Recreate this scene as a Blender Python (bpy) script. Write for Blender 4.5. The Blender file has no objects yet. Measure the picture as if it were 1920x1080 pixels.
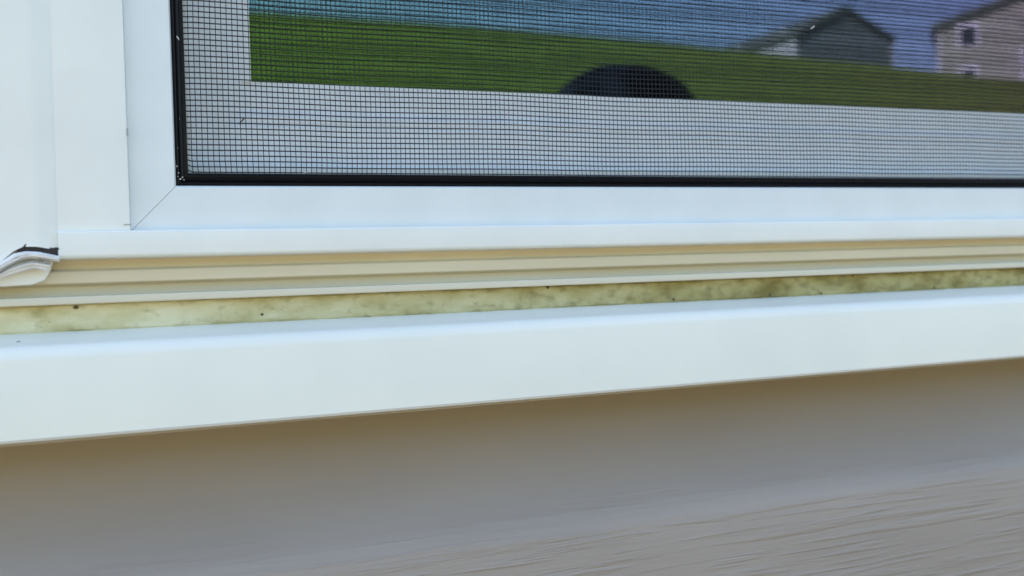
import bpy, bmesh, math, random
from mathutils import Vector, Matrix, noise
random.seed(7)
R = math.radians
S = bpy.context.scene
COL = S.collection

# ------------------------------------------------------------------ camera
cd = bpy.data.cameras.new('camera'); cam = bpy.data.objects.new('camera', cd); COL.objects.link(cam)
right = Vector((0.89954, -0.43599, -0.02731))
down = Vector((-0.03523, -0.01008, -0.99933))
fwd = Vector((0.43542, 0.89990, -0.02443))
M = Matrix((right, -down, -fwd)).transposed().to_4x4()
M.translation = Vector((0, -.33, 0))
cam.matrix_world = M
cd.sensor_width = 36; cd.lens = 2200 / 1920 * 36
cd.clip_start = .01; cd.clip_end = 2000
cd.dof.use_dof = True; cd.dof.focus_distance = .345; cd.dof.aperture_fstop = 16
S.camera = cam

# ------------------------------------------------------------------ light
SUN_AZ, SUN_EL = -68, 47          # clockwise from +Y, the sun stands behind the wall and to the left
w = bpy.data.worlds.new('World'); S.world = w; w.use_nodes = True
nt = w.node_tree; bg = nt.nodes['Background']
sky = nt.nodes.new('ShaderNodeTexSky'); sky.sky_type = 'NISHITA'; sky.sun_disc = False
sky.sun_elevation = R(SUN_EL); sky.sun_rotation = R(SUN_AZ)
nt.links.new(sky.outputs[0], bg.inputs[0]); bg.inputs[1].default_value = .10
sd = bpy.data.lights.new('sun', 'SUN'); sun = bpy.data.objects.new('sun', sd); COL.objects.link(sun)
sd.energy = 4.6; sd.angle = R(.5); sd.color = (1, .95, .88)
sv = Vector((math.sin(R(SUN_AZ)) * math.cos(R(SUN_EL)), math.cos(R(SUN_AZ)) * math.cos(R(SUN_EL)), math.sin(R(SUN_EL))))
sun.rotation_euler = sv.to_track_quat('Z', 'Y').to_euler()
S.view_settings.view_transform = 'Standard'; S.view_settings.look = 'None'
S.view_settings.exposure = 2.42; S.view_settings.gamma = 1
S.render.engine = 'CYCLES'
S.cycles.max_bounces = 10; S.cycles.diffuse_bounces = 5; S.cycles.glossy_bounces = 5; S.cycles.transparent_max_bounces = 16

# ------------------------------------------------------------------ materials
def mat(name, col, rough=.5, spec=.5, bump=None, vary=None, detail=4, vscale=(1, 1, 1), bscale=(1, 1, 1), metallic=0):
    """col base colour; vary=(colour2, noise scale, lo, hi); bump=(noise scale, strength, distance)"""
    m = bpy.data.materials.new(name); m.use_nodes = True
    n = m.node_tree; b = n.nodes['Principled BSDF']
    b.inputs['Base Color'].default_value = (*col, 1); b.inputs['Roughness'].default_value = rough
    b.inputs['Specular IOR Level'].default_value = spec; b.inputs['Metallic'].default_value = metallic
    tc = n.nodes.new('ShaderNodeTexCoord')
    def noisen(scale, sc, det):
        mp = n.nodes.new('ShaderNodeMapping'); mp.inputs['Scale'].default_value = sc
        n.links.new(tc.outputs['Object'], mp.inputs[0])
        t = n.nodes.new('ShaderNodeTexNoise'); t.inputs['Scale'].default_value = scale; t.inputs['Detail'].default_value = det
        n.links.new(mp.outputs[0], t.inputs[0]); return t
    if vary:
        t = noisen(vary[1], vscale, detail)
        r = n.nodes.new('ShaderNodeValToRGB')
        r.color_ramp.elements[0].position = vary[2]; r.color_ramp.elements[0].color = (*vary[0], 1)
        r.color_ramp.elements[1].position = vary[3]; r.color_ramp.elements[1].color = (*col, 1)
        n.links.new(t.outputs[0], r.inputs[0]); n.links.new(r.outputs[0], b.inputs['Base Color'])
    if bump:
        t = noisen(bump[0], bscale, 5)
        bp = n.nodes.new('ShaderNodeBump'); bp.inputs['Strength'].default_value = bump[1]; bp.inputs['Distance'].default_value = bump[2]
        n.links.new(t.outputs[0], bp.inputs['Height']); n.links.new(bp.outputs[0], b.inputs['Normal'])
    return m
VINYL = mat('white_vinyl', (.80, .815, .765), .38, vary=((.765, .78, .735), 45, .35, .65), bump=(900, .05, .0002))
SCREENPAINT = mat('white_painted_aluminium', (.72, .765, .765), .33, vary=((.685, .735, .735), 60, .35, .65), bump=(1800, .06, .0001))
COIL = mat('white_coated_aluminium', (.82, .83, .745), .38, vary=((.785, .80, .72), 30, .35, .65), bump=(14, .25, .002), bscale=(.5, 1, 1))
SASHV = mat('sash_vinyl', (.80, .84, .86), .4, vary=((.76, .80, .82), 80, .35, .65))
CHANNEL = mat('bounce_tinted_vinyl', (.70, .64, .48), .5, vary=((.62, .56, .41), 60, .3, .7), vscale=(.2, 1, 2))  # white vinyl, warm bounce light in the recess painted into its colour
RUBBER = mat('black_spline_rubber', (.005, .005, .006), .45, .18, bump=(1200, .15, .0002), bscale=(.05, 1, 1))
MESHM = mat('black_fibreglass', (.012, .014, .016), .55)
LINT = mat('pale_lint', (.75, .73, .7), .9)
DARKGAP = mat('dark_gap_fill', (.03, .024, .022), .8, bump=(600, .6, .001))  # near-black colour standing in for shade in the trim gap
GRIT = mat('grey_grit', (.25, .25, .24), .9)
SIDEDARK = mat('dark_sheathing', (.05, .04, .03), .9)

def siding_mat():
    m = bpy.data.materials.new('tan_vinyl_siding'); m.use_nodes = True
    n = m.node_tree; b = n.nodes['Principled BSDF']
    b.inputs['Roughness'].default_value = .55; b.inputs['Specular IOR Level'].default_value = .35
    tc = n.nodes.new('ShaderNodeTexCoord')
    def nz(scale, sc, det, dist=0):
        mp = n.nodes.new('ShaderNodeMapping'); mp.inputs['Scale'].default_value = sc
        n.links.new(tc.outputs['Object'], mp.inputs[0])
        t = n.nodes.new('ShaderNodeTexNoise'); t.inputs['Scale'].default_value = scale
        t.inputs['Detail'].default_value = det; t.inputs['Distortion'].default_value = dist
        n.links.new(mp.outputs[0], t.inputs[0]); return t
    # colour: slight patchiness
    t = nz(25, (.3, 1, 1.5), 5)
    r = n.nodes.new('ShaderNodeValToRGB')
    r.color_ramp.elements[0].position = .3; r.color_ramp.elements[0].color = (.335, .290, .250, 1)
    r.color_ramp.elements[1].position = .7; r.color_ramp.elements[1].color = (.378, .328, .284, 1)
    n.links.new(t.outputs[0], r.inputs[0]); n.links.new(r.outputs[0], b.inputs['Base Color'])
    # embossed wood grain: long wavering ridges, pressed only into the flat faces (mesh attribute 'grain')
    g = nz(1, (16, 16, 430), 3.5, .45)
    ab = n.nodes.new('ShaderNodeMapRange'); ab.inputs[1].default_value = .47; ab.inputs[2].default_value = .66
    ab.interpolation_type = 'SMOOTHSTEP'
    n.links.new(g.outputs[0], ab.inputs[0])
    g2 = nz(1, (34, 34, 900), 3, .3)
    ad = n.nodes.new('ShaderNodeMath'); ad.operation = 'MULTIPLY_ADD'; ad.inputs[1].default_value = .45
    n.links.new(g2.outputs[0], ad.inputs[0]); n.links.new(ab.outputs[0], ad.inputs[2])
    at = n.nodes.new('ShaderNodeAttribute'); at.attribute_name = 'grain'
    mu = n.nodes.new('ShaderNodeMath'); mu.operation = 'MULTIPLY'
    n.links.new(ad.outputs[0], mu.inputs[0]); n.links.new(at.outputs['Fac'], mu.inputs[1])
    bp = n.nodes.new('ShaderNodeBump'); bp.inputs['Strength'].default_value = .42; bp.inputs['Distance'].default_value = .0009
    n.links.new(mu.outputs[0], bp.inputs['Height']); n.links.new(bp.outputs[0], b.inputs['Normal'])
    return m
SIDING = siding_mat()

def foam_mat():
    m = bpy.data.materials.new('yellow_foam'); m.use_nodes = True
    n = m.node_tree; b = n.nodes['Principled BSDF']; b.inputs['Roughness'].default_value = .85
    b.inputs['Specular IOR Level'].default_value = .2
    tc = n.nodes.new('ShaderNodeTexCoord')
    def nz(scale, sc, det):
        mp = n.nodes.new('ShaderNodeMapping'); mp.inputs['Scale'].default_value = sc
        n.links.new(tc.outputs['Object'], mp.inputs[0])
        t = n.nodes.new('ShaderNodeTexNoise'); t.inputs['Scale'].default_value = scale; t.inputs['Detail'].default_value = det
        n.links.new(mp.outputs[0], t.inputs[0]); return t
    t = nz(120, (.5, 1, 1), 7)
    r = n.nodes.new('ShaderNodeValToRGB'); e = r.color_ramp.elements
    e[0].position = .30; e[0].color = (.36, .31, .14, 1)
    e[1].position = .62; e[1].color = (.76, .72, .50, 1)
    x = e.new(.44); x.color = (.62, .57, .33, 1)
    n.links.new(t.outputs[0], r.inputs[0])
    # foam colour turns darker and more olive towards the right
    sx = n.nodes.new('ShaderNodeSeparateXYZ'); n.links.new(tc.outputs['Object'], sx.inputs[0])
    mr = n.nodes.new('ShaderNodeMapRange'); mr.inputs[1].default_value = .01; mr.inputs[2].default_value = .22
    mr.inputs[3].default_value = 0; mr.inputs[4].default_value = 1
    n.links.new(sx.outputs[0], mr.inputs[0])
    mx = n.nodes.new('ShaderNodeMix'); mx.data_type = 'RGBA'; mx.blend_type = 'MULTIPLY'
    mx.inputs[7].default_value = (.60, .57, .40, 1)
    n.links.new(mr.outputs[0], mx.inputs[0]); n.links.new(r.outputs[0], mx.inputs[6])
    # dark pits
    p = nz(420, (1, 1, 1), 2)
    pr = n.nodes.new('ShaderNodeMapRange'); pr.inputs[1].default_value = .18; pr.inputs[2].default_value = .25
    n.links.new(p.outputs[0], pr.inputs[0])
    m2 = n.nodes.new('ShaderNodeMix'); m2.data_type = 'RGBA'; m2.inputs[6].default_value = (.07, .065, .02, 1)
    n.links.new(pr.outputs[0], m2.inputs[0]); n.links.new(mx.outputs[2], m2.inputs[7])
    # brown grime, in ragged patches that grow commoner towards the right
    q = nz(330, (.6, 1, .9), 9)
    qa = n.nodes.new('ShaderNodeMath'); qa.operation = 'MULTIPLY_ADD'; qa.inputs[1].default_value = .15
    n.links.new(mr.outputs[0], qa.inputs[0]); n.links.new(q.outputs[0], qa.inputs[2])
    qr = n.nodes.new('ShaderNodeMapRange'); qr.inputs[1].default_value = .60; qr.inputs[2].default_value = .80; qr.inputs[4].default_value = .6
    n.links.new(qa.outputs[0], qr.inputs[0])
    m3 = n.nodes.new('ShaderNodeMix'); m3.data_type = 'RGBA'; m3.inputs[7].default_value = (.20, .165, .065, 1)
    n.links.new(qr.outputs[0], m3.inputs[0]); n.links.new(m2.outputs[2], m3.inputs[6])
    n.links.new(m3.outputs[2], b.inputs['Base Color'])
    bp = n.nodes.new('ShaderNodeBump'); bp.inputs['Strength'].default_value = .5; bp.inputs['Distance'].default_value = .001
    n.links.new(t.outputs[0], bp.inputs['Height']); n.links.new(bp.outputs[0], b.inputs['Normal'])
    return m
FOAM = foam_mat()

def glass_mat():
    """coated window glass: fresnel mirror over a clear tinted body; the coating's hue drifts with the angle"""
    m = bpy.data.materials.new('coated_window_glass'); m.use_nodes = True
    n = m.node_tree; n.nodes.remove(n.nodes['Principled BSDF']); out = n.nodes['Material Output']
    tr = n.nodes.new('ShaderNodeBsdfTransparent'); tr.inputs[0].default_value = (.62, .66, .65, 1)
    gl = n.nodes.new('ShaderNodeBsdfGlossy'); gl.inputs['Roughness'].default_value = .0
    lw = n.nodes.new('ShaderNodeLayerWeight'); lw.inputs[0].default_value = .5
    cr = n.nodes.new('ShaderNodeValToRGB'); e = cr.color_ramp.elements
    e[0].position = .02; e[0].color = (.54, .92, .72, 1)
    e[1].position = .36; e[1].color = (.68, .56, .96, 1)
    k = e.new(.16); k.color = (.54, .76, .92, 1)
    n.links.new(lw.outputs['Facing'], cr.inputs[0]); n.links.new(cr.outputs[0], gl.inputs[0])
    pw = n.nodes.new('ShaderNodeMath'); pw.operation = 'POWER'; pw.inputs[1].default_value = 1.5
    mr = n.nodes.new('ShaderNodeMath'); mr.operation = 'MULTIPLY_ADD'; mr.inputs[1].default_value = .10; mr.inputs[2].default_value = .118
    n.links.new(lw.outputs['Facing'], pw.inputs[0]); n.links.new(pw.outputs[0], mr.inputs[0])
    mx = n.nodes.new('ShaderNodeMixShader')
    n.links.new(mr.outputs[0], mx.inputs[0]); n.links.new(tr.outputs[0], mx.inputs[1]); n.links.new(gl.outputs[0], mx.inputs[2])
    n.links.new(mx.outputs[0], out.inputs[0])
    return m
GLASS = glass_mat()

# ------------------------------------------------------------------ helpers
def link(name, bm, m, parent=None, smooth=False):
    me = bpy.data.meshes.new(name); bmesh.ops.recalc_face_normals(bm, faces=bm.faces); bm.to_mesh(me); bm.free()
    me.materials.append(m)
    if smooth:
        for p in me.polygons: p.use_smooth = True
        try: me.set_sharp_from_angle(angle=R(32))
        except Exception: pass
    o = bpy.data.objects.new(name, me); COL.objects.link(o)
    if parent: o.parent = parent
    return o
def empty(name, loc=(0, 0, 0), rz=0):
    o = bpy.data.objects.new(name, None); COL.objects.link(o); o.location = loc; o.rotation_euler.z = rz
    o.empty_display_size = .02; return o
def tag(o, label, cat, group=None):
    o['label'] = label; o['category'] = cat
    if group: o['group'] = group
    return o
def struct(o, kind='structure'):
    o['kind'] = kind; return o
def box(bm, a, b):
    vs = [bm.verts.new((x, y, z)) for x in (a[0], b[0]) for y in (a[1], b[1]) for z in (a[2], b[2])]
    for f in ((0, 1, 3, 2), (4, 6, 7, 5), (0, 4, 5, 1), (2, 3, 7, 6), (0, 2, 6, 4), (1, 5, 7, 3)):
        bm.faces.new([vs[i] for i in f])
def fillet(pts, rad, n=5):
    """round the corners of a closed (y,z) outline; rad = one radius per point"""
    out = []; N = len(pts)
    for i, p in enumerate(pts):
        r = rad[i]
        if r <= 0: out.append(p); continue
        p = Vector(p); a = (Vector(pts[i - 1]) - p); b = (Vector(pts[(i + 1) % N]) - p)
        ang = a.angle(b); d = min(r / math.tan(ang / 2), a.length * .49, b.length * .49); r2 = d * math.tan(ang / 2)
        a.normalize(); b.normalize(); c = p + (a + b).normalized() * (r2 / math.sin(ang / 2))
        s = p + a * d - c; e = p + b * d - c
        for k in range(n + 1):
            t = k / n
            v = (s.normalized() * math.sin((1 - t) * (math.pi - ang)) + e.normalized() * math.sin(t * (math.pi - ang))) if ang < math.pi - .01 else s
            v = v.normalized() * r2; out.append(tuple(c + v))
    return out
def extrude_x(bm, prof, x0, x1, nx=1, warp=None):
    """sweep a closed (y,z) outline along X"""
    rings = []
    for i in range(nx + 1):
        x = x0 + (x1 - x0) * i / nx
        ring = []
        for (y, z) in prof:
            v = Vector((x, y, z))
            if warp: v = warp(v)
            ring.append(bm.verts.new(v))
        rings.append(ring)
    n = len(prof)
    for a, b in zip(rings, rings[1:]):
        for k in range(n): bm.faces.new((a[k], a[(k + 1) % n], b[(k + 1) % n], b[k]))
    bm.faces.new(rings[0]); bm.faces.new(rings[-1])
def extrude_z(bm, prof, z0, z1):
    """sweep a closed (x,y) outline along Z"""
    a = [bm.verts.new((x, y, z0)) for x, y in prof]; b = [bm.verts.new((x, y, z1)) for x, y in prof]
    n = len(prof)
    for k in range(n): bm.faces.new((a[k], a[(k + 1) % n], b[(k + 1) % n], b[k]))
    bm.faces.new(a); bm.faces.new(b)
def rail_bm(side, rect, prof, gap=0):
    """one mitred side of a rectangular frame. prof = closed outline of (inset, y)"""
    x0, z0, x1, z1 = rect; bm = bmesh.new(); A = []; B = []
    for d, y in prof:
        g = gap
        if side == 'bottom': p, q = (x0 + d + g, y, z0 + d), (x1 - d - g, y, z0 + d)
        if side == 'top': p, q = (x0 + d + g, y, z1 - d), (x1 - d - g, y, z1 - d)
        if side == 'left': p, q = (x0 + d, y, z0 + d + g), (x0 + d, y, z1 - d - g)
        if side == 'right': p, q = (x1 - d, y, z0 + d + g), (x1 - d, y, z1 - d - g)
        A.append(bm.verts.new(p)); B.append(bm.verts.new(q))
    n = len(prof)
    for k in range(n): bm.faces.new((A[k], A[(k + 1) % n], B[(k + 1) % n], B[k]))
    bm.faces.new(A); bm.faces.new(B)
    return bm
SIDES = ('left', 'bottom', 'top', 'right')
def outline_bm(pts, y0, y1, bev=0):
    """(x,z) outline with thickness from y0 (front) to y1 (back), front edge rounded by bev"""
    bm = bmesh.new()
    f = bm.faces.new([bm.verts.new((x, y0, z)) for x, z in pts])
    r = bmesh.ops.extrude_face_region(bm, geom=[f])
    vs = [v for v in r['geom'] if isinstance(v, bmesh.types.BMVert)]
    for v in vs: v.co.y = y1
    if bev:
        es = [e for e in bm.edges if all(abs(v.co.y - y0) < 1e-7 for v in e.verts)]
        bmesh.ops.bevel(bm, geom=es, offset=bev, segments=3, profile=.5, affect='EDGES')
    return bm

# ------------------------------------------------------------------ terrain
def hillz(x, y):
    s = -y
    if s < 3: return -1.1
    crest = 14.85 + max(0, 50 - x) * .009 - max(0, x - 45) * .026 + .25 * math.sin(x * .045)
    z = -1.1 + (crest + 1.1) * (s - 3) / 67
    if s < 7: z = -1.1 + (z + 1.1) * ((s - 3) / 4) ** .5 * ((s - 3) / 4) ** .5
    if s > 70: z = crest - min(2.2, (s - 70) * .28)
    return z
bm = bmesh.new()
ys = [60, 20, 8, 0] + [-1.5 * i for i in range(1, 8)] + [-12 - 2 * i for i in range(0, 30)] + [-72, -74, -77, -82, -95, -130, -220, -500, -1200]
xs = [-1200, -500, -250, -120] + [-80 + 6 * i for i in range(36)] + [160, 250, 500, 1200]
g = {}
for i, x in enumerate(xs):
    for j, y in enumerate(ys):
        g[i, j] = bm.verts.new((x, y, hillz(x, y) + (.12 * noise.noise(Vector((x * .09, y * .09, 0))) if -72 < y < -8 else 0)))
for i in range(len(xs) - 1):
    for j in range(len(ys) - 1): bm.faces.new((g[i, j], g[i + 1, j], g[i + 1, j + 1], g[i, j + 1]))
GRASS = mat('mown_grass', (.140, .178, .016), .8, .15, vary=((.085, .120, .009), 1.1, .38, .66), detail=9, bump=(14, .7, .08))
lawn = struct(link('lawn', bm, GRASS, smooth=True))
bm = bmesh.new(); gy = [.05, -1, -2, -3, -3.5, -4.5, -6, -7.5, -9, -10.5]  # unseen gravel bed, added to bounce warm light onto the wall
vs = [[bm.verts.new((x, y, hillz(x, y) + .03)) for y in gy] for x in (-30, -15, -5, 0, 5, 15, 30)]
for a, b in zip(vs, vs[1:]):
    for k in range(len(gy) - 1): bm.faces.new((a[k], b[k], b[k + 1], a[k + 1]))
struct(link('bounce_gravel', bm, mat('warm_bounce_gravel', (.215, .17, .10), .95, .1, vary=((.14, .11, .065), 9, .3, .7), detail=10, bump=(40, .8, .02)), smooth=True))

# ------------------------------------------------------------------ the house wall: dutch lap siding round the window
WX0, WX1, WZ1 = -.045, .845, .66         # outer edge of the window trim
hw = tag(empty('house_wall', (0, .02, -1.1)), 'tan lap siding house wall with wood grain relief below the white window sill', 'wall')
def siding(parent, x0, x1, ztop, zbot, name='siding'):
    """dutch lap courses: a smooth hollow cove on top, a flat grained face below"""
    bm = bmesh.new(); lay = bm.verts.layers.float.new('grain')
    H = .152; base = -.0363
    k0 = math.floor((base - ztop) / H) ; rows = []
    k = k0
    while base - k * H > zbot:
        zt = base - k * H
        prof = []
        for i in range(13):
            t = i / 12
            prof.append((.0290 * (1 - t ** 1.9) - .0002, zt - .050 * t, max(0, (t - .8) / .2) * .5))
        prof += [(-.0010, zt - .053, .9), (-.0014, zt - .062, 1), (-.0014, zt - H + .004, 1), (-.0004, zt - H + .001, .5), (.0290, zt - H + .0003, 0)]
        prof = [p for p in prof]
        rows.append(prof); k += 1
    nx = max(1, int((x1 - x0) / .4))
    for prof in rows:
        pr = [(y, min(ztop, max(zbot, z)), gn) for y, z, gn in prof]
        cols = []
        for i in range(nx + 1):
            x = x0 + (x1 - x0) * i / nx; c = []
            for y, z, gn in pr:
                v = bm.verts.new((x, y, z)); v[lay] = gn; c.append(v)
            cols.append(c)
        for a, b in zip(cols, cols[1:]):
            for q in range(len(a) - 1):
                if abs(a[q].co.z - a[q + 1].co.z) + abs(a[q].co.y - a[q + 1].co.y) > 1e-6: bm.faces.new((a[q], b[q], b[q + 1], a[q + 1]))
    o = link(name, bm, SIDING, smooth=True)
    o.parent = parent; o.matrix_parent_inverse = parent_inv(parent)
    return o
def parent_inv(p): return Matrix.Translation(-Vector(p.location))
def adopt(o, p):
    o.parent = p; o.matrix_parent_inverse = parent_inv(p); return o
siding(hw, -4, 5, -.03, -1.15)
siding(hw, -4, WX0, 2.9, -.03)
siding(hw, WX1, 5, 2.9, -.03)
siding(hw, WX0, WX1, 2.9, WZ1)
bm = bmesh.new()
box(bm, (-4, .035, -1.15), (5, .10, -.022)); box(bm, (-4, .035, -.022), (-.03, .10, 2.9))
box(bm, (.83, .03, -.022), (5, .10, 2.9)); box(bm, (-.03, .03, .64), (.83, .10, 2.9))
adopt(link('sheathing', bm, SIDEDARK), hw)
bm = bmesh.new()
box(bm, (-4.2, -.40, 2.9), (5.2, .1, 3.02)); adopt(link('soffit', bm, VINYL), hw)
bm = bmesh.new()
a = [bm.verts.new(p) for p in ((-4.2, -.48, 3.03), (5.2, -.48, 3.03), (5.2, 4, 5.2), (-4.2, 4, 5.2), (5.2, 8.4, 3.03), (-4.2, 8.4, 3.03))]
bm.faces.new((a[0], a[1], a[2], a[3])); bm.faces.new((a[3], a[2], a[4], a[5])); bm.faces.new((a[0], a[3], a[5])); bm.faces.new((a[1], a[4], a[2])); bm.faces.new((a[0], a[5], a[4], a[1]))
ROOF = mat('dark_shingles', (.12, .145, .12), .9, .2, vary=((.09, .11, .09), 6, .3, .7), bump=(9, .5, .05))
adopt(link('roof', bm, ROOF), hw)
bm = bmesh.new()
box(bm, (-4, .10, -1.15), (-3.9, 8, 3.0)); box(bm, (4.9, .10, -1.15), (5, 8, 3.0)); box(bm, (-4, 8, -1.15), (5, 8.1, 3.0))
adopt(link('side_wall', bm, SIDING), hw)

bm = bmesh.new(); bmesh.ops.create_icosphere(bm, subdivisions=2, radius=.0004, matrix=Matrix.Translation((.3635, .0105, -.0795)) @ Matrix.Diagonal((.8, 1, 2.2, 1)))
adopt(link('speck', bm, VINYL, smooth=True), hw)
# dim room behind the glass
DARKROOM = mat('dim_room_paint', (.02, .02, .022), .9)
bm = bmesh.new()
for a, b in (((-2, 3.5, -1.1), (3, 3.55, 1.6)), ((-2.05, .11, -1.1), (-2, 3.5, 1.6)), ((3, .11, -1.1), (3.05, 3.5, 1.6)), ((-2, .11, -1.15), (3, 3.5, -1.1)), ((-2, .11, 1.6), (3, 3.5, 1.65))):
    box(bm, a, b)
struct(link('room', bm, DARKROOM))

# ------------------------------------------------------------------ sill: white wrapped board with a rounded nose
sill = tag(empty('window_sill', (.4, .0, -.042)), 'glossy white wrapped sill board with a rounded nose running above the tan siding', 'window sill')
prof = fillet([(.0295, -.0122), (-.0152, -.0187), (-.0165, -.0418), (-.0152, -.0428), (.0295, -.0428)],
              [0, .0040, .0007, .0004, 0], 8)
def sillwarp(v):
    v = v.copy(); n = noise.noise(Vector((v.x * 9, v.z * 12, 3)))
    v.y += .00035 * n; v.z += .00018 * noise.noise(Vector((v.x * 14, v.y * 50, 8)))
    return v
bm = bmesh.new(); extrude_x(bm, prof, -.050, .850, 180, sillwarp)
adopt(link('sill_board', bm, COIL, smooth=True), sill)
for x, z, rr in ((.0165, -.01745, .0003), (.0172, -.0177, .00022), (.0132, -.0179, .00018)):
    bm = bmesh.new(); bmesh.ops.create_icosphere(bm, subdivisions=2, radius=rr, matrix=Matrix.Translation((x, -.0075, z)) @ Matrix.Diagonal((1.8, 1, .5, 1)))
    adopt(link('grit', bm, GRIT, smooth=True), sill)
# paint-edge lip along the bottom of the board
bm = bmesh.new(); extrude_x(bm, [(-.0166, -.0413), (-.0170, -.0419), (-.0160, -.0426), (-.0155, -.0421)], -.050, .850, 1)
adopt(link('drip_edge', bm, mat('bare_edge', (.52, .45, .33), .6)), sill)

# ------------------------------------------------------------------ foam filler strip
fm = empty('foam_strip', (.4, .003, -.0155))
tag(fm, 'yellowed foam filler strip wedged between the window frame and the white sill', 'foam strip')
bm = bmesh.new(); nx = 700; nz = 12
gr = []
for i in range(nx + 1):
    x = -.045 + .89 * i / nx; c = []
    zb = -.01615 + .00022 * noise.noise(Vector((x * 130, 0, 1))) + .00012 * noise.noise(Vector((x * 420, 0, 9)))
    zt = -.0086
    for j in range(nz + 1):
        t = j / nz; z = zb + (zt - zb) * t
        y = .0030 + .0006 * noise.noise(Vector((x * 150, z * 300, 0))) + .0004 * noise.noise(Vector((x * 500, z * 700, 4)))
        y += .0006 * (max(0, .12 - t) / .12) ** 2 + .0010 * (max(0, t - .85) / .15) ** 2
        c.append(bm.verts.new((x, y, z)))
    c.append(bm.verts.new((x, .02, zt))); c.append(bm.verts.new((x, .02, zb))); gr.append(c)
for a, b in zip(gr, gr[1:]):
    n = len(a)
    for k in range(n): bm.faces.new((a[k], b[k], b[(k + 1) % n], a[(k + 1) % n]))
bm.faces.new(gr[0]); bm.faces.new(gr[-1])
adopt(link('filler', bm, FOAM, smooth=True), fm)
# crumbs caught along the foam
CR = mat('dark_grit', (.10, .085, .04), .9)
bm = bmesh.new()
for x, z, r in ((.0815, -.0138, .00035), (.1738, -.0092, .0005), (.2215, -.0150, .0004), (.0315, -.0096, .0005), (.262, -.0150, .0004), (.30, -.0095, .0004), (.340, -.0152, .0004), (.285, -.0153, .0004)):
    bm = bmesh.new(); bmesh.ops.create_icosphere(bm, subdivisions=2, radius=r, matrix=Matrix.Translation((x, .0028, z)) @ Matrix.Diagonal((1.3, .6, 1, 1)))
    for v in bm.verts: v.co += v.normal * r * .5 * noise.noise(v.co * 2500)
    adopt(link('grit', bm, CR, smooth=True), fm)

# ------------------------------------------------------------------ the window: frame, sash, glass
win = tag(empty('window', (.4, .02, 0)), 'white vinyl window with a fixed frame and sash behind the black insect screen, its glass mirroring the lawn', 'window')
def wadd(name, bm, m, smooth=False, p=win): return adopt(link(name, bm, m, smooth=smooth), p)
# bottom member: nosing lip, stepped white channel below with bounce light painted into its tan colour
bm = bmesh.new()
extrude_x(bm, fillet([(-.0036, .0105), (-.0036, .00330), (.0045, .00300), (.02, .003), (.02, .0096), (-.0026, .0096), (-.0026, .0105)], [.0005, .0012, 0, 0, 0, 0, .0001], 5), .0271, .7729, 1)
wadd('bottom_nosing', bm, VINYL, True)
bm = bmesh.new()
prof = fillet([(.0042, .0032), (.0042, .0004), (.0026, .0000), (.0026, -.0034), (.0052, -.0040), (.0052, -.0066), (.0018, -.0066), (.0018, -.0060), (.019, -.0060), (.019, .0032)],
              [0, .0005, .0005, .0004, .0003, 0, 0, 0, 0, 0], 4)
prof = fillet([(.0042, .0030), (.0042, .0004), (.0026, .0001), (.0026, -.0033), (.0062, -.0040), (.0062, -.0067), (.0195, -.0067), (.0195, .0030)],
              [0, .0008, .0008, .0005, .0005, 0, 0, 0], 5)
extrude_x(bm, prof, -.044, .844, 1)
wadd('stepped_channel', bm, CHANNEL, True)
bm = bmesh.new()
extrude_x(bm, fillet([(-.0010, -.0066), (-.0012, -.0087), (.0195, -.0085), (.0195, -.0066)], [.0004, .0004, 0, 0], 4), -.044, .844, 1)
wadd('channel_lip', bm, mat('bounce_tinted_lip_vinyl', (.62, .57, .43), .5), True)  # lip of the same white vinyl, warm bounce tint painted in
# jambs and head
for nm, (x0, x1) in (('jamb', (.0262, .04555)), ('jamb', (.7545, .7738))):
    bm = bmesh.new(); extrude_z(bm, fillet([(x0, -.0024), (x1, -.0024), (x1, .02), (x0, .02)], [.0006, .0004, 0, 0], 4), .01015, .60)
    wadd(nm, bm, VINYL, True)
bm = bmesh.new(); extrude_x(bm, fillet([(-.0024, .5893), (-.0024, .615), (.02, .615), (.02, .5893)], [.0005, .0005, 0, 0], 4), .04575, .7543, 1)
wadd('head', bm, VINYL, True)
# inner stops just behind the screen
rect = (.0560, .0205, .744, .58)
for s in SIDES: wadd('stop', rail_bm(s, rect, [(0, .0075), (.0076, .0075), (.0080, .0080), (.0080, .034), (0, .034)]), VINYL)
# sash with a raised glazing bead
rect = (.0625, .0270, .7375, .5735)
for s in SIDES:
    wadd('sash_rail', rail_bm(s, rect, [(0, .0200), (.0150, .0200), (.0156, .0207), (.0196, .0213), (.0196, .040), (0, .040)], .00006), SASHV)
for za, zb, fl in ((.0421, .0555, 1), (.5450, .5584, -1)):
    z0, z1 = (za, zb) if fl > 0 else (zb, za)
    bm = bmesh.new(); extrude_x(bm, [(.0218, z0), (.0204, z0 + .0010 * fl), (.0204, z0 + .0030 * fl), (.0222, z0 + .0048 * fl), (.0224, z1), (.040, z1), (.040, z0)], .0822, .7178, 1)
    wadd('glazing_bead', bm, SASHV)
for xa, xb in ((.0820, .0850), (.7150, .7180)):
    bm = bmesh.new(); box(bm, (xa, .0212, .0553), (xb, .040, .5452)); wadd('glazing_bead', bm, SASHV)
bm = bmesh.new(); box(bm, (.0835, .0300, .0485), (.7160, .0330, .552))
wadd('glass', bm, GLASS)
# small dark weld mark in the sash corner
bm = bmesh.new()
for a, b, r in (((.0806, .0198, .0424), (.0822, .0198, .0442), .00022),):
    d = Vector(b) - Vector(a); q = d.to_track_quat('Z', 'Y').to_matrix().to_4x4()
    bmesh.ops.create_cone(bm, cap_ends=True, segments=8, radius1=r * .5, radius2=r, depth=d.length, matrix=Matrix.Translation((Vector(a) + Vector(b)) / 2) @ q)
wadd('weld_mark', bm, CR)
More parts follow.
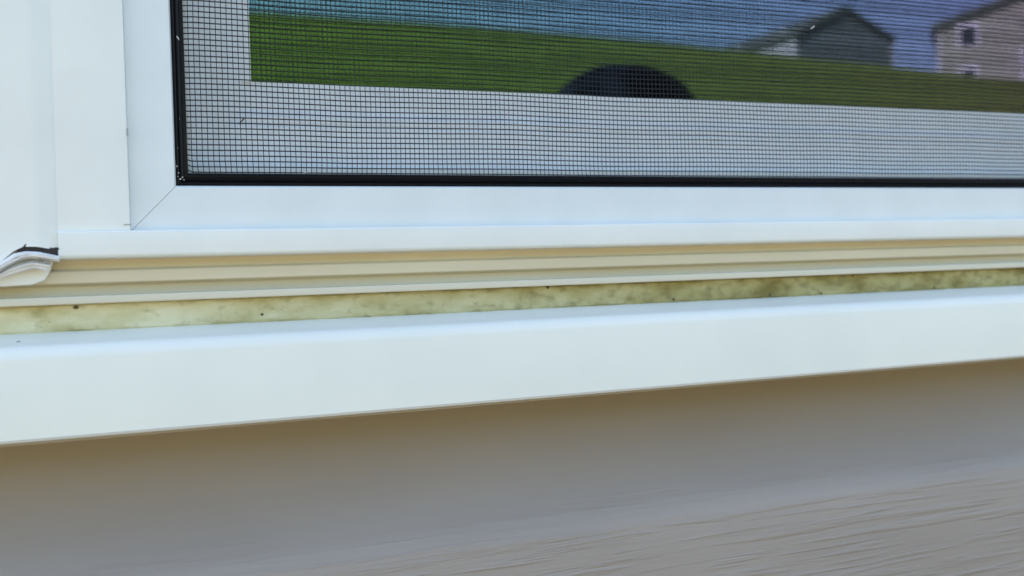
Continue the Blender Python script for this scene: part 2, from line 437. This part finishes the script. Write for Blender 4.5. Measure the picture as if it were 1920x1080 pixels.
# nicks on the jamb edge
bm = bmesh.new(); box(bm, (.04535, -.00255, .0358), (.04575, -.0020, .0378)); box(bm, (.0438, -.0026, .01200), (.0456, -.0021, .01225))
wadd('nick', bm, mat('grey_nick', (.35, .36, .38), .7))

# ------------------------------------------------------------------ side trim, torn vinyl strip
trim = tag(empty('side_trim', (0, -.004, .3)), 'broad white vertical trim board left of the window jamb with a curved torn lower end', 'trim')
def P(px, py): return (.01335 + .0001275 * px, .0065 - .000138 * (py - 465))
pts = [P(-480, 508), P(-60, 508), P(-12, 500), P(4, 487), P(22, 472), P(42, 463.5), P(68, 464), P(92, 469), P(106, 472.5), P(107, 470)]
pts = [P(-480, 508), P(-60, 508), P(-12, 500), P(4, 487), P(22, 472), P(42, 463.8), P(68, 464.5), P(88, 468.5), P(96, 471.5)]
xr = .02720
# board swept up Z with a softly rounded right edge
bm = bmesh.new()
prof = fillet([(-.0445, -.0036), (.0222, -.0036), (xr, -.00255), (xr, .006), (-.0445, .006)], [.001, .010, .0004, 0, 0], 8)
def bottom_z(x):
    e = [(-.05, .0005), (.0058, .0005), (.0118, .0017), (.0139, .0034), (.0162, .0055), (.0187, .0067), (.0220, .0066), (.0246, .0061), (.0272, .0056)]
    for (a, za), (b, zb) in zip(e, e[1:]):
        if x <= b: return za + (zb - za) * (x - a) / (b - a)
    return e[-1][1]
# subdivide the outline so the lower end can follow the tear
dense = []
for i, p in enumerate(prof):
    q = prof[(i + 1) % len(prof)]; L = (Vector(q) - Vector(p)).length; n = max(1, int(L / .0012))
    for k in range(n): dense.append((p[0] + (q[0] - p[0]) * k / n, p[1] + (q[1] - p[1]) * k / n))
a = [bm.verts.new((x, y, bottom_z(x))) for x, y in dense]; b = [bm.verts.new((x, y, .6545)) for x, y in dense]
for k in range(len(dense)):
    bm.faces.new((a[k], a[(k + 1) % len(a)], b[(k + 1) % len(a)], b[k]))
bm.faces.new(b)
f = bm.faces.new(a); bmesh.ops.triangulate(bm, faces=[f])
adopt(link('board', bm, VINYL, smooth=True), trim)
# right and top trim, same stock
t2 = tag(empty('side_trim', (.8, -.004, .3)), 'white vertical trim board at the far right side of the window', 'trim')
bm = bmesh.new(); extrude_z(bm, fillet([(.7745, -.0062), (.8445, -.0062), (.8445, .006), (.7745, .006)], [.003, .001, 0, 0], 5), -.004, .6545); adopt(link('board', bm, VINYL, smooth=True), t2)
t3 = tag(empty('head_trim', (.4, -.004, .63)), 'white horizontal trim board over the head of the window', 'trim')
bm = bmesh.new(); extrude_x(bm, fillet([(-.0062, .6155), (-.0062, .6545), (.006, .6545), (.006, .6155)], [.003, .001, 0, 0], 5), -.0135 + .041, .7740, 1); adopt(link('board', bm, VINYL, smooth=True), t3)

tear = tag(empty('torn_strip', (.02, -.004, .002)), 'torn end of a white ribbed plastic strip under the dark gap in the trim', 'plastic strip')
def tube(bm, pts, rad, seg=8, flat=1.0):
    rings = []
    for i, p in enumerate(pts):
        p = Vector(p); d = (Vector(pts[min(i + 1, len(pts) - 1)]) - Vector(pts[max(i - 1, 0)])).normalized()
        u = Vector((0, 1, 0)); v = d.cross(u).normalized()
        r = rad[i] if isinstance(rad, (list, tuple)) else rad
        rings.append([bm.verts.new(p + u * (r * flat * math.cos(2 * math.pi * k / seg)) + v * (r * math.sin(2 * math.pi * k / seg))) for k in range(seg)])
    for a, b in zip(rings, rings[1:]):
        for k in range(seg): bm.faces.new((a[k], a[(k + 1) % seg], b[(k + 1) % seg], b[k]))
    bm.faces.new(rings[0]); bm.faces.new(rings[-1])
TORN = mat('torn_white_plastic', (.80, .79, .77), .5, vary=((.7, .69, .67), 300, .35, .65), bump=(700, .25, .0004))
# upper ribbon
up = [P(-40, 512), P(-15, 500), P(4, 488), P(24, 476), P(46, 472.5), P(70, 474), P(92, 479), P(109, 482.5)]
lo = [P(-40, 524), P(-12, 513), P(10, 500), P(30, 490), P(50, 486), P(72, 486.5), P(92, 491), P(108, 493.5)]
def ribbon(up, lo, yf, th, name):
    bm = bmesh.new(); cols = []
    for (a, b) in zip(up, lo):
        c = []
        for j in range(7):
            t = j / 6; x = a[0] + (b[0] - a[0]) * t; z = a[1] + (b[1] - a[1]) * t
            y = yf - .0006 * math.sin(math.pi * t) + .0005 * math.sin(3 * math.pi * t + 1)
            c.append(bm.verts.new((x, y, z)))
        c.append(bm.verts.new((b[0], yf + th, b[1]))); c.append(bm.verts.new((a[0], yf + th, a[1]))); cols.append(c)
    n = len(cols[0])
    for a, b in zip(cols, cols[1:]):
        for k in range(n): bm.faces.new((a[k], b[k], b[(k + 1) % n], a[(k + 1) % n]))
    bm.faces.new(cols[0]); bm.faces.new(cols[-1])
    return adopt(link(name, bm, TORN, smooth=True), tear)
ribbon(up, lo, -.0052, .0022, 'ribbon')
up2 = [P(-40, 525), P(-10, 514), P(12, 502), P(34, 494), P(56, 490), P(74, 492), P(92, 496)]
lo2 = [P(-40, 533), P(-10, 524), P(14, 515), P(36, 509), P(58, 503.5), P(72, 506), P(86, 509)]
ribbon(up2, lo2, -.0040, .0018, 'curled_flap')
bm = bmesh.new(); tube(bm, [(x, -.0060, z) for x, z in (P(-30, 517), P(-4, 503), P(16, 492), P(38, 483), P(58, 480.5), P(80, 484), P(104, 489))], .00022, 8)
adopt(link('rib', bm, TORN, smooth=True), tear)
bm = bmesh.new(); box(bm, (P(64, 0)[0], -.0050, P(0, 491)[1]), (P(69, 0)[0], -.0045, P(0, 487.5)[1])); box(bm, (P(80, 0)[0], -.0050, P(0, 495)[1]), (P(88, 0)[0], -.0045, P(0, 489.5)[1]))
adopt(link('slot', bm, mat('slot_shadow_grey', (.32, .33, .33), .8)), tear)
# dark piece that stands in for the shade inside the gap
gap = tag(empty('gap_shade', (.022, -.003, .006)), 'dark brown strip standing in for the shade in the curved gap below the left trim', 'gap shade')
bm = bmesh.new()
ptsd = [P(31, 471.5), P(36, 466), P(44, 459.5), P(47.5, 459.5), P(49, 463), P(75, 462), P(98, 467), P(103, 466), P(108.5, 468), P(108.5, 484), P(80, 482), P(50, 478)]
bmd = outline_bm(ptsd, -.0030, .004)
bm.free(); adopt(link('shade_piece', bmd, DARKGAP), gap)
bm = bmesh.new(); tube(bm, [(x, -.0068, z) for x, z in (P(38, 467.5), P(43, 463), P(45.5, 460), P(46.5, 461.5))], [.0001, .00025, .0002, .0001], 6)
tube(bm, [(x, -.0052, z) for x, z in (P(99, 470), P(103, 467.5), P(107, 468.5), P(108, 471))], [.0001, .00022, .0002, .0001], 6)
adopt(link('crumb', bm, DARKGAP, smooth=True), gap)
# white filler block under the torn strip
fil = tag(empty('filler_block', (.01, -.001, -.002)), 'smooth white filler piece below the torn strip at the left end of the stepped channel', 'filler')
bm = bmesh.new()
bmf = outline_bm([(-.0440, -.0036), (.0135, -.00345), (.0205, -.0033), (.0238, -.0022), (.0252, .0002), (.0262, .0030), (.0262, .0060), (-.0440, .0060)], -.0008, .0018, .0005)
bm.free(); adopt(link('block', bmf, VINYL, smooth=True), fil)

# ------------------------------------------------------------------ removable insect screen
scr = tag(empty('window_screen', (.4, 0, .010)), 'removable white framed insect screen with black mesh and black rubber spline', 'window screen')
RX = (.0457, .0101, .7543, .5890)
for s in SIDES:
    adopt(link('frame_rail', rail_bm(s, RX, [(0, .0004), (.0003, 0), (.0121, 0), (.0126, .0006), (.0126, .0068), (0, .0068)], .00007), SCREENPAINT), scr)
# a thin return along the frame's inner edge, lit at the lip
x0, z0, x1, z1 = RX
SP = [(.0127, .0015), (.0129, .0006), (.0134, .0001), (.0138, .0006), (.0141, .0002), (.0146, -.0001), (.0150, .0006), (.0154, .0005), (.0159, .0010), (.0162, .0016), (.0160, .0060), (.0127, .0060)]
for s in SIDES: adopt(link('spline', rail_bm(s, RX, SP), RUBBER, smooth=True), scr)
# woven mesh: every strand a thin four sided tube following the sag of the cloth
PITCH = .001535
IX0, IZ0, IX1, IZ1 = x0 + .0156, z0 + .0156, x1 - .0156, z1 - .0156
def cloth(x, z):
    n = Vector((x * 22, z * 22, 0)); k = Vector((x * 60, z * 60, 7))
    ex = min(1, (x - IX0) / .004); ez = min(1, (z - IZ0) / .004)
    dx = (.00070 * noise.noise(n) + .00010 * noise.noise(k)) * ex * ez
    dz = (.00042 * noise.noise(n + Vector((9, 3, 2))) + .00008 * noise.noise(k + Vector((4, 8, 1)))) * ex * ez
    c = math.exp(-((x - IX0) ** 2) / .0013 ** 2) * math.exp(-((z - IZ0) ** 2) / .006 ** 2)
    dz += .0009 * c; dx += .0002 * c
    return x + dx, .0034 + .0006 * noise.noise(n * .5), z + dz
def strand(bm, pts, hw, hd, vertical):
    prev = None
    for x, y, z in pts:
        if vertical: q = [(x - hw, y, z), (x, y - hd, z), (x + hw, y, z), (x, y + hd, z)]
        else: q = [(x, y, z - hw), (x, y - hd, z), (x, y, z + hw), (x, y + hd, z)]
        q = [bm.verts.new(p) for p in q]
        if prev:
            for k in range(4): bm.faces.new((prev[k], prev[(k + 1) % 4], q[(k + 1) % 4], q[k]))
        prev = q
bm = bmesh.new()
x = IX0 + .0008
while x < IX1:
    fine = []; z = IZ0 - .0003
    while z < IZ1 + .001: fine.append(z); z += .0025 if z < .1 else .012
    strand(bm, [cloth(x, zz) for zz in fine], .000112, .00011, True); x += PITCH
z = IZ0 + .0010
while z < IZ1:
    fine = []; x = IX0 - .0003
    while x < IX1 + .001: fine.append(x); x += (.0012 if x < .07 else .004) if z < .1 else .015
    strand(bm, [(lambda p: (p[0], p[1] - .00018, p[2]))(cloth(xx, z)) for xx in fine], .000172, .00014, False); z += PITCH
me = bpy.data.meshes.new('mesh_cloth'); bm.to_mesh(me); bm.free(); me.materials.append(MESHM)
mo = bpy.data.objects.new('mesh_cloth', me); COL.objects.link(mo); adopt(mo, scr)
# dust and lint on the spline
bm = bmesh.new()
for x, z, r in ((.0590, .0262, .00016), (.0586, .0280, .00018), (.0594, .0245, .00022), (.0600, .0250, .00018), (.0588, .0252, .00012), (.0604, .0243, .00014), (.0590, .0330, .00010), (.0597, .0410, .00008)):
    bm = bmesh.new(); bmesh.ops.create_icosphere(bm, subdivisions=1, radius=r, matrix=Matrix.Translation((x, -.0002, z)) @ Matrix.Diagonal((1.2, .6, .9, 1)))
    adopt(link('lint', bm, LINT, smooth=True), scr)
bm = bmesh.new(); tube(bm, [(.0596, -.0005, .0635), (.0600, -.0006, .0630), (.0603, -.0005, .0625)], [.00008, .00014, .00006], 6)
adopt(link('lint', bm, LINT, smooth=True), scr)
bm = bmesh.new(); tube(bm, [(.0940, -.0002, .02640), (.0958, -.0002, .0268)], [.00006, .0001], 6)
adopt(link('lint', bm, LINT, smooth=True), scr)
# pale fibre caught on the mesh
bm = bmesh.new(); tube(bm, [(.2828, .0028, .0797), (.2836, .0027, .0801), (.2845, .0028, .0808)], [.0001, .0002, .00012], 6)
fb = link('fibre', bm, LINT, smooth=True); adopt(fb, scr)

# ------------------------------------------------------------------ houses over the hill crest, seen in the glass
def gable_house(name, label, loc, rz, W, L, base, eave, peak, front, side, roofm, trimm, over=.45, windows=(), vents=(), th=.28):
    """local frame: front gable in the plane y=0 facing +Y, body running to y=-L, x from 0 to W"""
    h = tag(empty(name, loc, rz), label, 'house')
    def add(nm, bm, m, p=h): o = link(nm, bm, m); o.parent = p; return o
    def cl(z): return z - loc[2]
    b0, e, pk = cl(base), cl(eave), cl(peak)
    bm = bmesh.new()
    for y in (0, -L):
        bm = bmesh.new(); y2 = y - .2 if y == 0 else y + .2
        A = [bm.verts.new((px, y, pz)) for px, pz in ((0, b0), (W, b0), (W, e), (W / 2, pk), (0, e))]
        B = [bm.verts.new((px, y2, pz)) for px, pz in ((0, b0), (W, b0), (W, e), (W / 2, pk), (0, e))]
        bm.faces.new(A); bm.faces.new(B)
        for k in range(5): bm.faces.new((A[k], A[(k + 1) % 5], B[(k + 1) % 5], B[k]))
        add('gable_wall', bm, front)
    for xa, xb in ((0.0, .2), (W - .2, W)):
        bm = bmesh.new(); box(bm, (xa, -L + .2, b0), (xb, -.2, e - .003)); add('side_wall', bm, side)
    rise = (pk - e) / (W / 2)
    bm = bmesh.new()
    for sgn in (-1, 1):
        xe = W / 2 + sgn * (W / 2 + over); ze = e - rise * over
        A = [(W / 2, pk + .05), (xe, ze + .05), (xe, ze + .05 + th), (W / 2, pk + .05 + th)]
        a = [bm.verts.new((px, .3, pz)) for px, pz in A]; b = [bm.verts.new((px, -L - over, pz)) for px, pz in A]
        bm.faces.new(a); bm.faces.new(b)
        for k in range(4): bm.faces.new((a[k], a[(k + 1) % 4], b[(k + 1) % 4], b[k]))
    add('roof', bm, roofm)
    for xa in (-.03, W - .16):
        bm = bmesh.new(); box(bm, (xa, -.15, b0), (xa + .19, .035, e - .06)); add('corner_board', bm, trimm)
    for (xa, xb, za, zb) in windows:
        za, zb = cl(za), cl(zb); t = .26
        bm = bmesh.new()
        box(bm, (xa, -.02, za), (xa + t, .06, zb)); box(bm, (xb - t, -.02, za), (xb, .06, zb))
        box(bm, (xa + t, -.02, zb - t), (xb - t, .06, zb)); box(bm, (xa + t, -.02, za), (xb - t, .06, za + .1))
        wf = add('window', bm, trimm)
        bm = bmesh.new(); box(bm, (xa + t, -.01, za + .1), (xb - t, .02, zb - t)); add('pane', bm, PANE, wf)
    for (vx, vy, hh) in vents:
        zz = pk + th - abs(vx - W / 2) * rise - .1
        bm = bmesh.new(); bmesh.ops.create_cone(bm, cap_ends=True, segments=12, radius1=.09, radius2=.08, depth=hh + .3, matrix=Matrix.Translation((vx, vy, zz + hh / 2)))
        add('vent_pipe', bm, trimm)
    return h
PANE = mat('dark_house_pane', (.03, .04, .04), .1)
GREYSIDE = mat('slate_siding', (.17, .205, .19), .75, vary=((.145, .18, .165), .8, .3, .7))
PALESIDE = mat('glare_siding', (.62, .63, .60), .7, vary=((.5, .52, .5), .8, .3, .7))  # sun glare on the side wall is put into this pale colour
BEIGE = mat('beige_siding', (.37, .385, .285), .7, vary=((.33, .345, .25), 1.2, .3, .7), vscale=(.1, .1, 3))
WHITETRIM = mat('white_trim', (.8, .8, .8), .6)
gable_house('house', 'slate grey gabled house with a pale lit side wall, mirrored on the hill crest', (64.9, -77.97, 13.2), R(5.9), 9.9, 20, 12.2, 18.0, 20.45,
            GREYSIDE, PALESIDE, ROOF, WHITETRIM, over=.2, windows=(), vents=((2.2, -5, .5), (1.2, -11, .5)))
gable_house('house', 'beige two storey house with white window trim mirrored at the right edge of the glass', (76.9, -73.97, 12.8), R(47), 21, 14, 11.8, 18.5, 21.7,
            BEIGE, BEIGE, ROOF, WHITETRIM, over=.5, th=.6,
            windows=((1.55, 3.3, 16.9, 18.85), (1.65, 3.2, 13.6, 15.25), (6.5, 8.6, 13.0, 16.5)))

# ------------------------------------------------------------------ the person kneeling beside the camera, seen only as a dark cap in the glass
CLOTH = mat('navy_jacket_cloth', (.018, .022, .035), .85, .2, bump=(60, .4, .01))
JEANS = mat('blue_jeans', (.04, .06, .11), .9, .2, bump=(90, .3, .005))
SKIN = mat('skin', (.50, .30, .22), .55)
CAPM = mat('lit_patch_knit', (.17, .20, .27), .95, .1, vary=((.006, .008, .012), 13, .46, .56), bump=(160, .7, .004), bscale=(1, 1, .3))  # bluish highlights and dark folds of the cap painted as colour patches
person = tag(empty('person', (.797, -.95, -1.092)), 'kneeling person in a dark knit cap and navy jacket, mirrored low in the glass', 'person')
def skin(name, nodes, edges, m, root=0, sub=2):
    me = bpy.data.meshes.new(name); me.from_pydata([Vector(n[0]) for n in nodes], edges, []); me.materials.append(m)
    o = bpy.data.objects.new(name, me); COL.objects.link(o)
    md = o.modifiers.new('skin', 'SKIN'); md.use_smooth_shade = True
    for i, n in enumerate(nodes):
        sv = me.skin_vertices[0].data[i]; sv.radius = (n[1], n[1]) if not isinstance(n[1], tuple) else n[1]; sv.use_root = (i == root)
    s = o.modifiers.new('sub', 'SUBSURF'); s.levels = sub; s.render_levels = sub
    o.parent = person; return o
# person frame: origin at the knees on the ground, facing +Y (the wall)
N = [((0, -.18, .50), (.15, .12)), ((0, -.16, .66), (.15, .11)), ((0, -.13, .85), (.17, .12)), ((0, -.10, .98), (.15, .10)), ((0, -.06, 1.055), .055), ((0, -.01, 1.10), .06),
     ((0, .02, 1.17), (.075, .085)), ((0, .04, 1.235), (.080, .095)), ((0, .05, 1.285), (.065, .075)),
     ((-.17, -.10, .97), .065), ((-.25, -.02, .74), .05), ((-.20, .16, .58), .038), ((-.17, .21, .56), .03),
     ((.17, -.10, .97), .065), ((.25, -.02, .74), .05), ((.20, .16, .58), .038), ((.17, .21, .56), .03),
     ((-.11, -.16, .46), .10), ((-.15, .18, .12), .065), ((-.14, -.08, .07), .055), ((-.14, -.26, .06), .04),
     ((.11, -.16, .46), .10), ((.15, .18, .12), .065), ((.14, -.08, .07), .055), ((.14, -.26, .06), .04)]
E = [(0, 1), (1, 2), (2, 3), (3, 4), (4, 5), (5, 6), (6, 7), (7, 8), (3, 9), (9, 10), (10, 11), (11, 12), (3, 13), (13, 14), (14, 15), (15, 16),
     (0, 17), (17, 18), (18, 19), (19, 20), (0, 21), (21, 22), (22, 23), (23, 24)]
# fingers and thumbs, each a short chain rooted in the palm
for sx, wr in ((-1, 12), (1, 16)):
    wx = .17 * sx
    for k, ln in enumerate((.075, .085, .08, .065)):
        fx = wx + (-.03 + .02 * k) * sx; i = len(N)
        N += [((fx, .245, .550), .010), ((fx, .245 + ln * .5, .540), .009), ((fx, .245 + ln * .85, .515), .0075)]
        E += [(wr, i), (i, i + 1), (i + 1, i + 2)]
    i = len(N); N += [((wx - .045 * sx, .225, .55), .011), ((wx - .06 * sx, .26, .54), .009)]; E += [(wr, i), (i, i + 1)]
skin('body', N, E, SKIN)
def grow(idx, ex, ed, name, m):
    keep = {j: n for n, j in enumerate(idx)}
    nodes = [(N[j][0], tuple(a + ex for a in N[j][1]) if isinstance(N[j][1], tuple) else N[j][1] + ex) for j in idx]
    skin(name, nodes, [(keep[a], keep[b]) for a, b in ed], m)
grow([0, 1, 2, 3, 9, 10, 11, 13, 14, 15], .014, [(0, 1), (1, 2), (2, 3), (3, 9), (9, 10), (10, 11), (3, 13), (13, 14), (14, 15)], 'jacket', CLOTH)
grow([0, 17, 18, 19, 21, 22, 23], .013, [(0, 17), (17, 18), (18, 19), (0, 21), (21, 22), (22, 23)], 'jeans', JEANS)
for sx in (-1, 1):
    bm = bmesh.new(); bmesh.ops.create_uvsphere(bm, u_segments=16, v_segments=10, radius=.045, matrix=Matrix.Translation((.14 * sx, -.30, .05)) @ Matrix.Diagonal((.9, 2.0, 1, 1)))
    o = link('shoe', bm, CLOTH, smooth=True); o.parent = person
bm = bmesh.new()
bmesh.ops.create_uvsphere(bm, u_segments=48, v_segments=24, radius=.108, matrix=Matrix.Translation((0, .030, 1.240)) @ Matrix.Diagonal((.97, 1.05, 1.0, 1)))
bmesh.ops.delete(bm, geom=[v for v in bm.verts if v.co.z < 1.235], context='VERTS')
for v in bm.verts: v.co += v.normal * (.002 * noise.noise(v.co * 30) + .013 * noise.noise(v.co * 11 + Vector((3, 1, 5))))
o = link('knit_cap', bm, CAPM, smooth=True); o.parent = person
bm = bmesh.new()
for k in range(48):
    pass
prev = None; ring0 = None
for k in range(49):
    a = 2 * math.pi * k / 48; c = Vector((math.cos(a) * .104, .030 + math.sin(a) * .114, 1.235)); r = Vector((math.cos(a), math.sin(a), 0))
    q = [bm.verts.new(c + r * (.008 * math.cos(t)) + Vector((0, 0, .022 * math.sin(t)))) for t in [2 * math.pi * j / 8 for j in range(8)]]
    if prev:
        for j in range(8): bm.faces.new((prev[j], prev[(j + 1) % 8], q[(j + 1) % 8], q[j]))
    prev = q
o = link('cap_brim', bm, CAPM, smooth=True); o.parent = person
# face: eyes, nose, mouth, ears
bm = bmesh.new()
bmesh.ops.create_cone(bm, cap_ends=True, segments=10, radius1=.016, radius2=.006, depth=.045, matrix=Matrix.Translation((0, .138, 1.165)) @ Matrix.Rotation(R(-18), 4, 'X'))
o = link('nose', bm, SKIN, smooth=True); o.parent = person
for sx in (-1, 1):
    bm = bmesh.new(); bmesh.ops.create_uvsphere(bm, u_segments=12, v_segments=8, radius=.012, matrix=Matrix.Translation((.032 * sx, .118, 1.192)))
    o = link('eye', bm, WHITETRIM, smooth=True); o.parent = person
    bm = bmesh.new(); bmesh.ops.create_uvsphere(bm, u_segments=12, v_segments=8, radius=.018, matrix=Matrix.Translation((.086 * sx, .03, 1.175)) @ Matrix.Diagonal((.5, 1, 1.7, 1)))
    o = link('ear', bm, SKIN, smooth=True); o.parent = person
bm = bmesh.new(); bmesh.ops.create_uvsphere(bm, u_segments=12, v_segments=8, radius=.022, matrix=Matrix.Translation((0, .112, 1.122)) @ Matrix.Diagonal((1, .4, .25, 1)))
o = link('mouth', bm, mat('lips', (.35, .14, .12), .5), smooth=True); o.parent = person
